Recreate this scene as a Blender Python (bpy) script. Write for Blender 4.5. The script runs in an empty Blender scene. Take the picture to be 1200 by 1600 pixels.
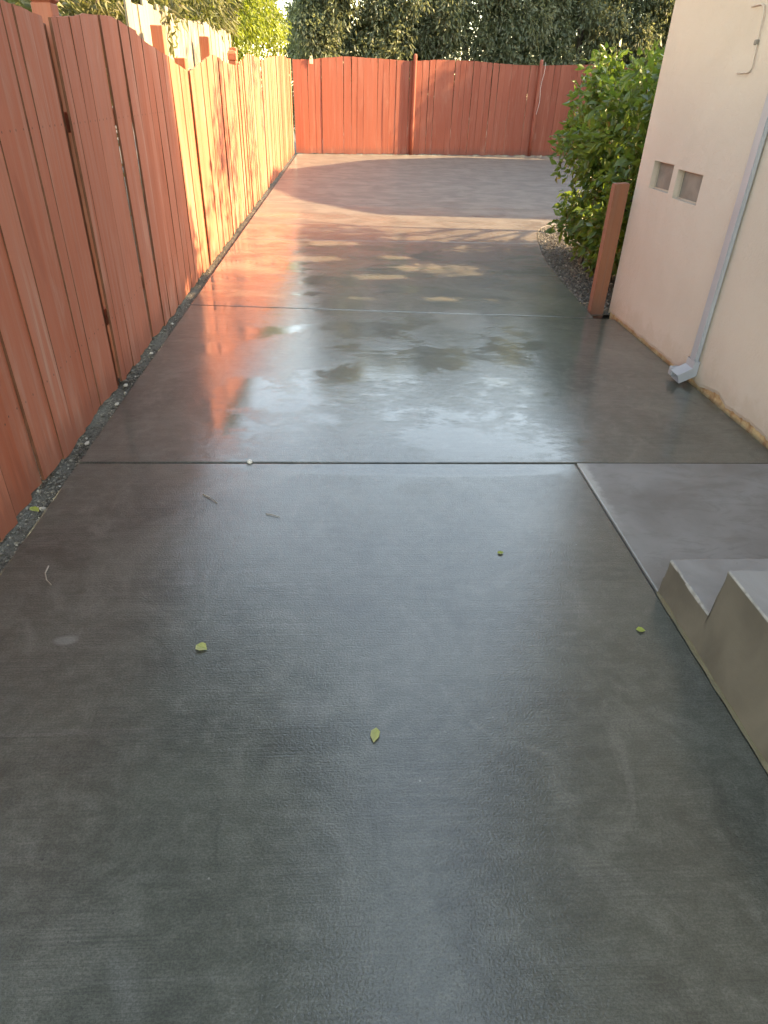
import bpy, bmesh, math, random
import numpy as np
from mathutils import Vector, Matrix, noise

R = math.radians
random.seed(7)
rng = np.random.default_rng(11)
S = bpy.context.scene
COL = S.collection

# ---------------------------------------------------------------- camera
cam = bpy.data.cameras.new('camera')
cam.sensor_fit = 'HORIZONTAL'
cam.sensor_width = 36.0
cam.lens = 36.0 * 1017.0 / 1200.0
cam.clip_start = 0.05
cam.clip_end = 2000
cam_o = bpy.data.objects.new('camera', cam)
COL.objects.link(cam_o)
_r = (0.99819351, 0.00447219, 0.0599142)
_f = (-0.05271491, 0.54362248, 0.83767281)
_u = (0.02882447, 0.83931794, -0.54287618)
cam_o.matrix_world = Matrix(((_r[0], _r[1], -_r[2], 0.0), (_f[0], _f[1], -_f[2], 0.0), (_u[0], _u[1], -_u[2], 1.5), (0, 0, 0, 1)))
S.camera = cam_o

# ---------------------------------------------------------------- sky, sun, exposure
SUN_EL, SUN_AZ = 30.0, 92.0           # azimuth clockwise from +Y (down the driveway)
w = bpy.data.worlds.new('World')
S.world = w
w.use_nodes = True
nt = w.node_tree
sky = nt.nodes.new('ShaderNodeTexSky')
sky.sky_type = 'NISHITA'
sky.sun_disc = False
sky.sun_elevation = R(SUN_EL)
sky.sun_rotation = R(SUN_AZ)
sky.air_density = 1.0
sky.dust_density = 0.6
sky.ozone_density = 1.0
nt.links.new(sky.outputs[0], nt.nodes['Background'].inputs[0])
nt.nodes['Background'].inputs[1].default_value = 0.15
sun = bpy.data.lights.new('sun', 'SUN')
sun.energy = 2.1
sun.angle = R(0.53)
sun.color = (1.0, 0.85, 0.67)
sun_o = bpy.data.objects.new('sun', sun)
COL.objects.link(sun_o)
to_sun = Vector((math.sin(R(SUN_AZ)) * math.cos(R(SUN_EL)), math.cos(R(SUN_AZ)) * math.cos(R(SUN_EL)), math.sin(R(SUN_EL))))
sun_o.rotation_euler = to_sun.to_track_quat('Z', 'Y').to_euler()
sun_o.location = to_sun * 40
S.view_settings.view_transform = 'Standard'
S.view_settings.look = 'None'
S.view_settings.gamma = 1.0
S.view_settings.use_curve_mapping = False
S.view_settings.exposure = 3.38
S.view_settings.use_white_balance = True          # camera balanced for open shade
S.view_settings.white_balance_temperature = 10600
S.view_settings.white_balance_tint = 10
S.cycles.use_denoising = True
S.cycles.max_bounces = 8
S.cycles.transparent_max_bounces = 8

# ---------------------------------------------------------------- helpers
def link(name, mesh, mat=None, parent=None, loc=None, smooth=False):
    o = bpy.data.objects.new(name, mesh)
    COL.objects.link(o)
    if mat and not mesh.materials:
        mesh.materials.append(mat)
    if parent:
        o.parent = parent
    if loc:
        o.location = loc
    if smooth:
        mesh.polygons.foreach_set('use_smooth', [True] * len(mesh.polygons))
    return o

def empty(name, loc=(0, 0, 0)):
    o = bpy.data.objects.new(name, None)
    o.empty_display_size = 0.2
    COL.objects.link(o)
    o.location = loc
    return o

def tag(o, label=None, cat=None, group=None, kind=None):
    if label: o['label'] = label
    if cat: o['category'] = cat
    if group: o['group'] = group
    if kind: o['kind'] = kind
    return o

def mesh_py(name, v, f):
    m = bpy.data.meshes.new(name)
    m.from_pydata([tuple(p) for p in v], [], f)
    m.update()
    return m

def mesh_bm(name, bm):
    bmesh.ops.recalc_face_normals(bm, faces=bm.faces)
    m = bpy.data.meshes.new(name)
    bm.to_mesh(m)
    bm.free()
    return m

def box_bm(bm, x0, x1, y0, y1, z0, z1):
    vs = [bm.verts.new(p) for p in ((x0, y0, z0), (x1, y0, z0), (x1, y1, z0), (x0, y1, z0), (x0, y0, z1), (x1, y0, z1), (x1, y1, z1), (x0, y1, z1))]
    for q in ((3, 2, 1, 0), (4, 5, 6, 7), (0, 1, 5, 4), (1, 2, 6, 5), (2, 3, 7, 6), (3, 0, 4, 7)):
        bm.faces.new([vs[i] for i in q])
    return vs

def box_mesh(name, x0, x1, y0, y1, z0, z1, bev=0.0, seg=1):
    bm = bmesh.new()
    box_bm(bm, x0, x1, y0, y1, z0, z1)
    if bev:
        bmesh.ops.bevel(bm, geom=bm.edges[:], offset=bev, segments=seg, affect='EDGES', profile=0.5)
    return mesh_bm(name, bm)

def tube_data(pts, rads, n=7, V=None, F=None):
    V = [] if V is None else V
    F = [] if F is None else F
    pts = [Vector(p) for p in pts]
    b0 = len(V)
    for i, p in enumerate(pts):
        t = (pts[min(i + 1, len(pts) - 1)] - pts[max(i - 1, 0)]).normalized()
        a = t.orthogonal().normalized() if abs(t.z) < 0.9 else Vector((1, 0, 0)).cross(t).normalized()
        b = t.cross(a).normalized()
        for k in range(n):
            an = 2 * math.pi * k / n
            V.append(p + (a * math.cos(an) + b * math.sin(an)) * rads[i])
    for i in range(len(pts) - 1):
        for k in range(n):
            F.append((b0 + i * n + k, b0 + i * n + (k + 1) % n, b0 + (i + 1) * n + (k + 1) % n, b0 + (i + 1) * n + k))
    F.append(tuple(b0 + k for k in reversed(range(n))))
    F.append(tuple(b0 + (len(pts) - 1) * n + k for k in range(n)))
    return V, F

def interp(tab, x):
    if x <= tab[0][0]: return tab[0][1]
    for (a, za), (b, zb) in zip(tab, tab[1:]):
        if x <= b:
            t = (x - a) / (b - a)
            t = t * t * (3 - 2 * t) * 0.5 + t * 0.5
            return za + (zb - za) * t
    return tab[-1][1]

# ---------------------------------------------------------------- node helpers
class NT:
    def __init__(s, name):
        s.m = bpy.data.materials.new(name)
        s.m.use_nodes = True
        s.t = s.m.node_tree
        s.t.nodes.clear()
        s.out = s.n('ShaderNodeOutputMaterial')
    def n(s, typ, **kw):
        nd = s.t.nodes.new(typ)
        for k, v in kw.items():
            setattr(nd, k, v)
        return nd
    def l(s, a, b):
        s.t.links.new(a, b)
    def set(s, sock, v):
        if isinstance(v, bpy.types.NodeSocket): s.l(v, sock)
        elif isinstance(v, (tuple, list)) and len(v) == 3 and sock.type == 'RGBA': sock.default_value = (*v, 1)
        else: sock.default_value = v
    def coord(s, kind='Object'):
        return s.n('ShaderNodeTexCoord').outputs[kind]
    def map(s, vec, scale=(1, 1, 1), loc=(0, 0, 0)):
        m = s.n('ShaderNodeMapping')
        s.l(vec, m.inputs[0])
        s.set(m.inputs['Scale'], scale)
        s.set(m.inputs['Location'], loc)
        return m.outputs[0]
    def noise(s, vec, scale=1, detail=3, rough=0.55, dist=0.0, w=None):
        nd = s.n('ShaderNodeTexNoise')
        if w is not None:
            nd.noise_dimensions = '4D'
            s.set(nd.inputs['W'], w)
        s.l(vec, nd.inputs['Vector'])
        nd.inputs['Scale'].default_value = scale
        nd.inputs['Detail'].default_value = detail
        nd.inputs['Roughness'].default_value = rough
        nd.inputs['Distortion'].default_value = dist
        return nd.outputs[0]
    def ramp(s, v, a, b, lo=0.0, hi=1.0, smooth=True):
        r = s.n('ShaderNodeMapRange')
        r.interpolation_type = 'SMOOTHSTEP' if smooth else 'LINEAR'
        s.l(v, r.inputs[0])
        for i, x in enumerate((a, b, lo, hi)):
            s.set(r.inputs[i + 1], x)
        return r.outputs[0]
    def math(s, op, a, b=0.0, c=0.0):
        m = s.n('ShaderNodeMath', operation=op)
        for i, x in enumerate((a, b, c)):
            s.set(m.inputs[i], x)
        return m.outputs[0]
    def mix(s, f, a, b, blend='MIX'):
        m = s.n('ShaderNodeMix', data_type='RGBA', blend_type=blend)
        s.set(m.inputs[0], f)
        s.set(m.inputs[6], a)
        s.set(m.inputs[7], b)
        return m.outputs[2]
    def bump(s, h, strength=0.3, dist=0.01, normal=None):
        b = s.n('ShaderNodeBump')
        s.l(h, b.inputs['Height'])
        s.set(b.inputs['Strength'], strength)
        s.set(b.inputs['Distance'], dist)
        if normal: s.l(normal, b.inputs['Normal'])
        return b.outputs[0]
    def bsdf(s, color, rough=0.6, normal=None, **kw):
        p = s.n('ShaderNodeBsdfPrincipled')
        s.set(p.inputs['Base Color'], color)
        s.set(p.inputs['Roughness'], rough)
        if normal: s.l(normal, p.inputs['Normal'])
        for k, v in kw.items():
            s.set(p.inputs[k], v)
        s.l(p.outputs[0], s.out.inputs[0])
        return p
    def sep(s, vec):
        x = s.n('ShaderNodeSeparateXYZ')
        s.l(vec, x.inputs[0])
        return x.outputs
    def rand(s):
        return s.n('ShaderNodeObjectInfo').outputs['Random']

# ---------------------------------------------------------------- materials
def mat_wet_concrete():
    k = NT('wet_concrete')
    P = k.coord('Object')
    x, y, z = k.sep(P)
    broom = k.noise(k.map(P, (2.2, 190, 1)), 1.0, 3, 0.65)            # fine broom lines across the drive
    broom2 = k.noise(k.map(P, (0.9, 26, 1)), 1.0, 4, 0.6)
    blot = k.noise(k.map(P, (0.8, 1.5, 1)), 1.3, 5, 0.6, 0.4)
    cloud = k.noise(k.map(P, (1, 1, 1), (5, 2, 0)), 2.6, 4, 0.55, 0.8)
    grain = k.noise(P, 300, 2, 0.6)
    grain2 = k.noise(k.map(P, (1, 1.2, 1)), 150, 2, 0.5)
    mott = k.noise(k.map(P, (1, 1.6, 1)), 14, 6, 0.72, 0.3)
    # moisture: soaked near the camera, drying towards the far court
    edge = k.math('ADD', y, k.math('MULTIPLY', k.math('SUBTRACT', blot, 0.5), 6.0))
    dry = k.ramp(edge, 4.6, 9.2)
    damp = k.ramp(edge, 8.0, 12.0)
    wetc = k.mix(k.ramp(blot, 0.3, 0.7), (0.036, 0.039, 0.031), (0.070, 0.073, 0.059))
    wetc = k.mix(k.ramp(mott, 0.38, 0.68, 0, 0.55), wetc, (0.098, 0.100, 0.084))
    stain = k.noise(k.map(P, (1.0, 0.8, 1), (3, 7, 0)), 3.1, 6, 0.68, 1.4)
    wetc = k.mix(k.ramp(stain, 0.52, 0.66, 0, 0.5), wetc, (0.115, 0.114, 0.098))
    wetc = k.mix(k.ramp(stain, 0.46, 0.33, 0, 0.55), wetc, (0.026, 0.028, 0.022))
    wetc = k.mix(k.ramp(broom2, 0.55, 0.8, 0, 0.28), wetc, (0.13, 0.128, 0.12))
    wetc = k.mix(k.ramp(cloud, 0.62, 0.8, 0, 0.5), wetc, (0.15, 0.15, 0.14))
    dryc = k.mix(k.ramp(broom2, 0.3, 0.75), (0.120, 0.104, 0.090), (0.165, 0.145, 0.126))
    dryc = k.mix(k.ramp(cloud, 0.35, 0.65, 0.0, 0.5), dryc, (0.095, 0.081, 0.073))
    col = k.mix(dry, wetc, dryc)
    col = k.mix(k.math('MULTIPLY', k.ramp(broom, 0.35, 0.7, 0, 0.5), k.ramp(cloud, 0.35, 0.65, 0.15, 1.0)), col, (0.03, 0.03, 0.028))
    sand = k.ramp(k.math('ADD', k.math('MULTIPLY', grain, 0.5), k.math('MULTIPLY', grain2, 0.5)), 0.36, 0.64, 0.74, 1.28)
    sc3 = k.n('ShaderNodeCombineXYZ')
    for q in range(3): k.l(sand, sc3.inputs[q])
    col = k.mix(1.0, col, sc3.outputs[0], 'MULTIPLY')
    vo = k.n('ShaderNodeTexVoronoi')
    k.l(P, vo.inputs['Vector'])
    vo.inputs['Scale'].default_value = 26
    rnd = k.sep(vo.outputs['Color'])
    dot = k.math('MULTIPLY', k.ramp(vo.outputs['Distance'], 0.05, 0.10, 1, 0), k.ramp(rnd[0], 0.90, 0.93))
    col = k.mix(k.math('MULTIPLY', dot, 0.8), col, k.mix(k.ramp(rnd[1], 0.75, 0.8), (0.018, 0.017, 0.015), (0.22, 0.21, 0.18)))
    def spot(cx, cy, rx, ry, soft=0.35):
        dx = k.math('DIVIDE', k.math('SUBTRACT', x, cx), rx)
        dy = k.math('DIVIDE', k.math('SUBTRACT', y, cy), ry)
        d = k.math('SQRT', k.math('ADD', k.math('MULTIPLY', dx, dx), k.math('MULTIPLY', dy, dy)))
        d = k.math('ADD', d, k.math('MULTIPLY', k.math('SUBTRACT', cloud, 0.5), 0.7))
        return k.ramp(d, 1.0 - soft, 1.0 + soft, 1.0, 0.0)
    ring = spot(0.32, 2.5, 0.095, 0.055, 0.2)                        # dull oval mark
    milky = k.math('MAXIMUM', spot(0.93, 5.10, 0.2, 0.28, 0.25), spot(-0.89, 1.57, 0.035, 0.02))
    milky = k.math('MAXIMUM', milky, k.math('MULTIPLY', spot(-0.12, 1.27, 0.07, 0.05, 0.6), 0.5))
    col = k.mix(k.math('MULTIPLY', milky, 0.40), col, (0.22, 0.22, 0.21))
    # standing film of water
    film = k.ramp(k.math('ADD', k.math('ADD', k.math('MULTIPLY', blot, 0.5), k.math('MULTIPLY', cloud, 0.3)), k.math('MULTIPLY', mott, 0.22)), 0.46, 0.55)
    zone = k.math('MULTIPLY', k.ramp(k.math('ADD', y, k.math('MULTIPLY', blot, 0.8)), 2.75, 3.3), k.ramp(y, 7.0, 10.5, 1.0, 0.0))
    pud = spot(0.48, 2.69, 0.66, 0.075, 0.25)
    smoothw = k.math('MAXIMUM', k.math('MULTIPLY', zone, k.math('ADD', k.math('MULTIPLY', film, 0.62), 0.28)), pud)
    smoothw = k.math('MULTIPLY', smoothw, k.math('SUBTRACT', 1.0, ring))
    wet = k.math('MULTIPLY', k.math('SUBTRACT', 1.0, k.math('MULTIPLY', damp, 0.85)), k.math('ADD', 0.92, k.math('MULTIPLY', smoothw, 0.08)))
    h = k.math('ADD', k.math('MULTIPLY', broom, 0.5), k.math('ADD', k.math('MULTIPLY', grain2, 0.7), k.math('MULTIPLY', grain, 0.25)))
    nb = k.bump(h, 0.8, 0.0022)
    und = k.noise(k.map(P, (1, 1.6, 1)), 9, 2, 0.5)
    hc = k.math('ADD', k.math('MULTIPLY', h, k.math('SUBTRACT', 1.0, k.math('MULTIPLY', smoothw, 0.94))), k.math('MULTIPLY', und, 0.35))
    nc = k.bump(hc, 0.6, 0.0017)
    cr = k.math('SUBTRACT', 0.078, k.math('MULTIPLY', smoothw, 0.050))
    cr = k.math('ADD', cr, k.math('MULTIPLY', damp, 0.12))
    cr = k.math('ADD', cr, k.math('MULTIPLY', ring, 0.1))
    k.bsdf(col, k.ramp(dry, 0, 1, 0.5, 0.75), nb, **{'Coat Weight': wet, 'Coat Roughness': cr, 'Coat IOR': 1.58, 'Coat Normal': nc, 'Specular IOR Level': 0.35})
    return k.m

def mat_smooth_concrete():
    k = NT('smooth_grey_concrete')
    P = k.coord('Object')
    a = k.noise(P, 2.3, 4, 0.6, 0.6)
    b = k.noise(P, 60, 3)
    x, y, z = k.sep(P)
    col = k.mix(k.ramp(a, 0.3, 0.72), (0.125, 0.117, 0.113), (0.205, 0.195, 0.192))
    sm_ = k.noise(k.map(P, (3, 7, 1)), 1.6, 5, 0.7, 1.2)
    col = k.mix(k.ramp(sm_, 0.48, 0.66, 0, 0.4), col, (0.095, 0.088, 0.078))
    col = k.mix(k.ramp(b, 0.6, 0.85, 0, 0.35), col, (0.08, 0.078, 0.075))
    # pale worn lip along the open edge of the landing
    e = k.math('ADD', x, k.math('MULTIPLY', k.noise(P, 22, 4, 0.7), 0.10))
    lip = k.math('MULTIPLY', k.ramp(e, 1.19, 1.23, 1, 0), k.ramp(y, 2.0, 2.62))
    col = k.mix(k.math('MULTIPLY', lip, 0.55), col, (0.42, 0.41, 0.39))
    n = k.bump(k.math('ADD', k.math('MULTIPLY', b, 0.3), a), 0.35, 0.003)
    k.bsdf(col, k.ramp(a, 0.3, 0.7, 0.38, 0.6), n, **{'Coat Weight': 0.35, 'Coat Roughness': 0.28})
    return k.m

def mat_step_side():
    k = NT('step_concrete_skylit_top')
    P = k.coord('Object')
    a = k.noise(k.map(P, (1, 1, 0.6)), 4, 4, 0.6, 0.6)
    b = k.noise(P, 85, 3)
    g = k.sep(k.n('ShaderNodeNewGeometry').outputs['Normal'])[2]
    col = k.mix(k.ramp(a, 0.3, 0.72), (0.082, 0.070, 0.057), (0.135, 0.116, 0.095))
    top = k.mix(k.ramp(a, 0.3, 0.72), (0.18, 0.17, 0.17), (0.24, 0.23, 0.23))  # treads paler and greyer: reflected sky put into the colour
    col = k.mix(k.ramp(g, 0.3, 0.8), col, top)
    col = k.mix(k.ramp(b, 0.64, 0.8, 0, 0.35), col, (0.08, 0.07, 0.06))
    n = k.bump(k.math('ADD', k.math('MULTIPLY', b, 0.5), a), 0.45, 0.003)
    k.bsdf(col, 0.55, n, **{'Coat Weight': 0.2, 'Coat Roughness': 0.3})
    return k.m

def mat_wood(name, c1, c2, c3, worn, wear=0.5):
    k = NT(name)
    P = k.coord('Object')
    r = k.rand()
    rs = k.math('MULTIPLY', r, 37.0)
    streak = k.noise(k.map(P, (22, 22, 0.55)), 1.0, 4, 0.6, 0.2, rs)
    grain = k.noise(k.map(P, (140, 140, 1.6)), 1.0, 3, 0.6, 0.0, rs)
    blot = k.noise(k.map(P, (1.3, 1.3, 0.8)), 2.2, 4, 0.6, 0.5, rs)
    col = k.mix(k.ramp(r, 0, 1, 0, 1, False), c1, c2)
    col = k.mix(k.ramp(streak, 0.35, 0.72, 0, 0.75), col, c3)
    w1 = k.math('MULTIPLY', k.ramp(streak, 0.55, 0.78), k.ramp(blot, 0.42, 0.68))
    col = k.mix(k.math('MULTIPLY', w1, wear), col, worn)
    col = k.mix(k.ramp(grain, 0.52, 0.78, 0, 0.4), col, tuple(c * 0.5 for c in c1))
    # a few knots
    vo = k.n('ShaderNodeTexVoronoi')
    k.l(k.map(P, (9, 9, 1.5)), vo.inputs['Vector'])
    vo.inputs['Scale'].default_value = 0.8
    col = k.mix(k.ramp(vo.outputs['Distance'], 0.05, 0.12, 0.55, 0.0), col, tuple(c * 0.4 for c in c1))
    px_, py_, pz_ = k.sep(P)
    # splash dirt of ragged height on the foot of each board, nail heads over the rails
    dz = k.math('ADD', pz_, k.math('MULTIPLY', k.noise(k.map(P, (30, 30, 3)), 1.0, 4, 0.7, 0.0, rs), -0.40))
    col = k.mix(k.ramp(dz, -0.16, 0.0, 0.6, 0.0), col, tuple(0.5 * c + 0.03 for c in c1))
    nd = k.math('MINIMUM', k.math('ABSOLUTE', k.math('SUBTRACT', pz_, 0.366)), k.math('ABSOLUTE', k.math('SUBTRACT', pz_, 1.322)))
    yd = k.math('MINIMUM', k.math('ABSOLUTE', k.math('SUBTRACT', py_, 0.035)), k.math('ABSOLUTE', k.math('SUBTRACT', py_, 0.115)))
    nail = k.math('SQRT', k.math('ADD', k.math('MULTIPLY', nd, nd), k.math('MULTIPLY', yd, yd)))
    col = k.mix(k.ramp(nail, 0.0035, 0.006, 0.85, 0.0), col, (0.09, 0.05, 0.035))
    fade = k.noise(k.map(P, (5, 5, 0.9)), 1.0, 5, 0.65, 0.6, k.math('ADD', rs, 9.0))
    col = k.mix(k.ramp(fade, 0.5, 0.75, 0, 0.45), col, worn)
    col = k.mix(k.ramp(fade, 0.42, 0.25, 0, 0.5), col, tuple(c * 0.72 for c in c1))
    h = k.math('ADD', k.math('MULTIPLY', streak, 0.6), k.math('MULTIPLY', grain, 0.5))
    n = k.bump(h, 0.75, 0.006)
    k.bsdf(col, k.ramp(blot, 0.3, 0.7, 0.62, 0.82), n, **{'Specular IOR Level': 0.3})
    return k.m

def mat_stucco():
    k = NT('painted_stucco')
    P = k.coord('Object')
    a = k.noise(P, 0.9, 4, 0.6, 0.5)
    b = k.noise(P, 70, 4, 0.65)
    c = k.noise(P, 18, 3, 0.6)
    x, y, z = k.sep(P)
    col = k.mix(k.ramp(a, 0.3, 0.7), (0.460, 0.380, 0.325), (0.515, 0.430, 0.372))
    col = k.mix(k.ramp(c, 0.62, 0.8, 0, 0.12), col, (0.42, 0.33, 0.27))
    # splash dirt of uneven height at the foot of the wall
    d = k.math('ADD', z, k.math('MULTIPLY', k.noise(P, 6, 4, 0.65), -0.42))
    col = k.mix(k.ramp(d, -0.15, -0.02, 0.3, 0.0), col, (0.36, 0.27, 0.20))
    n = k.bump(k.math('ADD', k.math('MULTIPLY', b, 0.8), c), 0.7, 0.006)
    k.bsdf(col, 0.85, n, **{'Specular IOR Level': 0.25})
    return k.m

def mat_simple(name, c1, c2, scale=6, rough=0.7, bump=0.3, bscale=60, dist=0.004, **kw):
    k = NT(name)
    P = k.coord('Object')
    a = k.noise(P, scale, 4, 0.6, 0.4)
    b = k.noise(P, bscale, 3)
    col = k.mix(k.ramp(a, 0.3, 0.7), c1, c2)
    k.bsdf(col, rough, k.bump(k.math('ADD', a, k.math('MULTIPLY', b, 0.5)), bump, dist), **kw)
    return k.m

def mat_leaf(name, c1, c2, c3, trans=0.45, tcol=None, rough=0.45, spec=0.5):
    k = NT(name)
    isl = k.n('ShaderNodeNewGeometry').outputs['Random Per Island']
    oi = k.rand()
    P = k.coord('Object')
    a = k.noise(P, 1.6, 2)
    v = k.math('FRACT', k.math('ADD', isl, oi))
    col = k.mix(k.ramp(v, 0, 1, 0, 1, False), c1, c2)
    col = k.mix(k.ramp(a, 0.45, 0.7, 0, 0.8), col, c3)
    p = k.bsdf(col, rough, None, **{'Specular IOR Level': spec})
    t = k.n('ShaderNodeBsdfTranslucent')
    k.set(t.inputs[0], k.mix(0.5, col, tcol or c2))
    ms = k.n('ShaderNodeMixShader')
    ms.inputs[0].default_value = trans
    k.l(p.outputs[0], ms.inputs[1])
    k.l(t.outputs[0], ms.inputs[2])
    k.l(ms.outputs[0], k.out.inputs[0])
    return k.m

def mat_gravel():
    k = NT('grey_gravel')
    isl = k.n('ShaderNodeNewGeometry').outputs['Random Per Island']
    P = k.coord('Object')
    b = k.noise(P, 160, 3)
    c1 = k.mix(k.ramp(isl, 0.0, 0.75, 0, 1, False), (0.035, 0.030, 0.024), (0.17, 0.15, 0.125))
    c2 = k.mix(k.ramp(isl, 0.95, 0.99), c1, (0.36, 0.33, 0.29))
    col = k.mix(k.ramp(b, 0.4, 0.8, 0, 0.4), c2, (0.06, 0.05, 0.04))
    k.bsdf(col, 0.7, k.bump(b, 0.3, 0.002))
    return k.m

M = {}
M['wet'] = mat_wet_concrete()
M['smooth'] = mat_smooth_concrete()
M['step'] = mat_step_side()
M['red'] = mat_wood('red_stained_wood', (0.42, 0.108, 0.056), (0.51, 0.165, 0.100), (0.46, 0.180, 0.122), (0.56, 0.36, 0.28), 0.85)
M['backred'] = mat_wood('red_wood_shade_darkened', (0.235, 0.058, 0.034), (0.275, 0.076, 0.046), (0.26, 0.085, 0.058), (0.36, 0.18, 0.13), 0.5)  # same red wood, colour darkened to stand in for shade at the back
M['post_wood'] = mat_wood('brown_red_post_wood', (0.21, 0.075, 0.040), (0.25, 0.09, 0.05), (0.20, 0.095, 0.065), (0.3, 0.17, 0.12), 0.4)
M['pale'] = mat_wood('weathered_pale_wood', (0.27, 0.235, 0.17), (0.36, 0.32, 0.245), (0.24, 0.205, 0.15), (0.42, 0.38, 0.30), 0.6)
M['cutedge'] = mat_simple('gap_dark_stained_wood', (0.15, 0.058, 0.030), (0.22, 0.085, 0.045), 12, 0.85, 0.5, 60)  # thin stain and grime, kept dark to deepen the shade in board gaps
M['stucco'] = mat_stucco()
M['palestone'] = mat_simple('pale_stone', (0.30, 0.27, 0.23), (0.46, 0.43, 0.38), 30, 0.8, 0.5, 90)
M['worn'] = mat_simple('worn_concrete_edge', (0.17, 0.16, 0.15), (0.30, 0.285, 0.27), 25, 0.6, 0.5, 120)
M['foundation'] = mat_simple('crumbling_base_render', (0.30, 0.16, 0.08), (0.48, 0.36, 0.20), 14, 0.9, 0.9, 50, 0.01)
M['soil'] = mat_simple('damp_soil', (0.035, 0.028, 0.02), (0.10, 0.082, 0.062), 3, 0.9, 0.8, 45, 0.02)
M['gravel'] = mat_gravel()
M['grit'] = mat_simple('fine_grit', (0.03, 0.026, 0.021), (0.10, 0.088, 0.072), 90, 0.9, 1.0, 140, 0.01)
M['downspout'] = mat_simple('blue_grey_paint', (0.26, 0.27, 0.295), (0.31, 0.32, 0.345), 2.5, 0.5, 0.12, 40, 0.002)
M['whitepaint'] = mat_simple('weathered_white_paint', (0.62, 0.60, 0.55), (0.72, 0.70, 0.66), 8, 0.5, 0.15, 40)
M['darkvoid'] = mat_simple('dark_interior', (0.012, 0.011, 0.01), (0.02, 0.018, 0.016), 5, 0.9)
M['screen'] = mat_simple('grey_mesh_screen', (0.14, 0.125, 0.11), (0.22, 0.195, 0.17), 5, 0.7, 0.8, 420, 0.003)
M['roof'] = mat_simple('brown_shingle', (0.09, 0.075, 0.065), (0.15, 0.125, 0.11), 5, 0.9, 0.6, 40, 0.01)
M['fascia'] = mat_simple('painted_fascia', (0.36, 0.30, 0.25), (0.42, 0.35, 0.29), 4, 0.6)
M['bark'] = mat_simple('grey_brown_bark', (0.06, 0.045, 0.032), (0.14, 0.11, 0.085), 7, 0.9, 1.0, 30, 0.03)
M['algae'] = mat_simple('mossy_mortar', (0.070, 0.062, 0.036), (0.115, 0.102, 0.065), 9, 0.6, 0.6, 70, 0.004)
M['siding'] = mat_simple('neighbour_siding', (0.45, 0.42, 0.37), (0.52, 0.49, 0.44), 2, 0.8)
M['hedge'] = mat_leaf('dark_evergreen_leaf', (0.085, 0.115, 0.062), (0.145, 0.175, 0.10), (0.17, 0.19, 0.12), 0.5, (0.30, 0.33, 0.14), 0.4)
M['vine'] = mat_leaf('yellow_green_leaf', (0.11, 0.16, 0.025), (0.20, 0.25, 0.04), (0.14, 0.16, 0.05), 0.5, (0.40, 0.46, 0.05), 0.45)
M['vinedull'] = mat_leaf('dull_olive_leaf', (0.06, 0.075, 0.025), (0.13, 0.14, 0.05), (0.15, 0.13, 0.06), 0.4, (0.25, 0.26, 0.06), 0.5)
M['bush'] = mat_leaf('glossy_green_leaf', (0.040, 0.080, 0.020), (0.085, 0.145, 0.034), (0.115, 0.165, 0.04), 0.42, (0.24, 0.36, 0.04), 0.32, 0.5)
M['canopy'] = mat_leaf('broad_tree_leaf', (0.028, 0.046, 0.016), (0.055, 0.078, 0.025), (0.055, 0.08, 0.028), 0.25, (0.12, 0.17, 0.03), 0.5)
M['fallen'] = mat_simple('fallen_leaf', (0.26, 0.28, 0.09), (0.40, 0.38, 0.17), 30, 0.6, 0.4, 120)
M['fallengreen'] = mat_simple('fallen_green_leaf', (0.20, 0.24, 0.04), (0.28, 0.30, 0.07), 30, 0.6, 0.4, 120)
M['twig'] = mat_simple('dry_twig', (0.20, 0.17, 0.13), (0.34, 0.30, 0.25), 30, 0.8)
M['cream'] = mat_simple('cream_plastic', (0.70, 0.64, 0.42), (0.76, 0.70, 0.5), 10, 0.5)

# ---------------------------------------------------------------- ground and driveway
gm = mesh_py('ground', [(-300, -300, -0.055), (300, -300, -0.055), (300, 400, -0.055), (-300, 400, -0.055)], [(0, 1, 2, 3)])
tag(link('ground', gm, M['soil']), kind='structure')

LX = -1.243
BA, BD = Vector((-1.28, 20.3)), Vector((8.15, 1.87)).normalized()      # line of the back fence
def bf_y(x): return BA.y + (x - BA.x) * BD.y / BD.x
def slab_mesh(name, poly, top=0.0, th=0.12, bev=0.007):
    bm = bmesh.new()
    vs = [bm.verts.new((p[0], p[1], top)) for p in poly]
    f = bm.faces.new(vs)
    if f.normal.z < 0: f.normal_flip()
    ext = bmesh.ops.extrude_face_region(bm, geom=[f])
    nv = [e for e in ext['geom'] if isinstance(e, bmesh.types.BMVert)]
    for v in vs: v.co.z = top - th
    bm.normal_update()
    te = [e for e in bm.edges if all(abs(v.co.z - top) < 1e-6 for v in e.verts)]
    bmesh.ops.bevel(bm, geom=te, offset=bev, segments=2, affect='EDGES', profile=0.6)
    return mesh_bm(name, bm)

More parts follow.
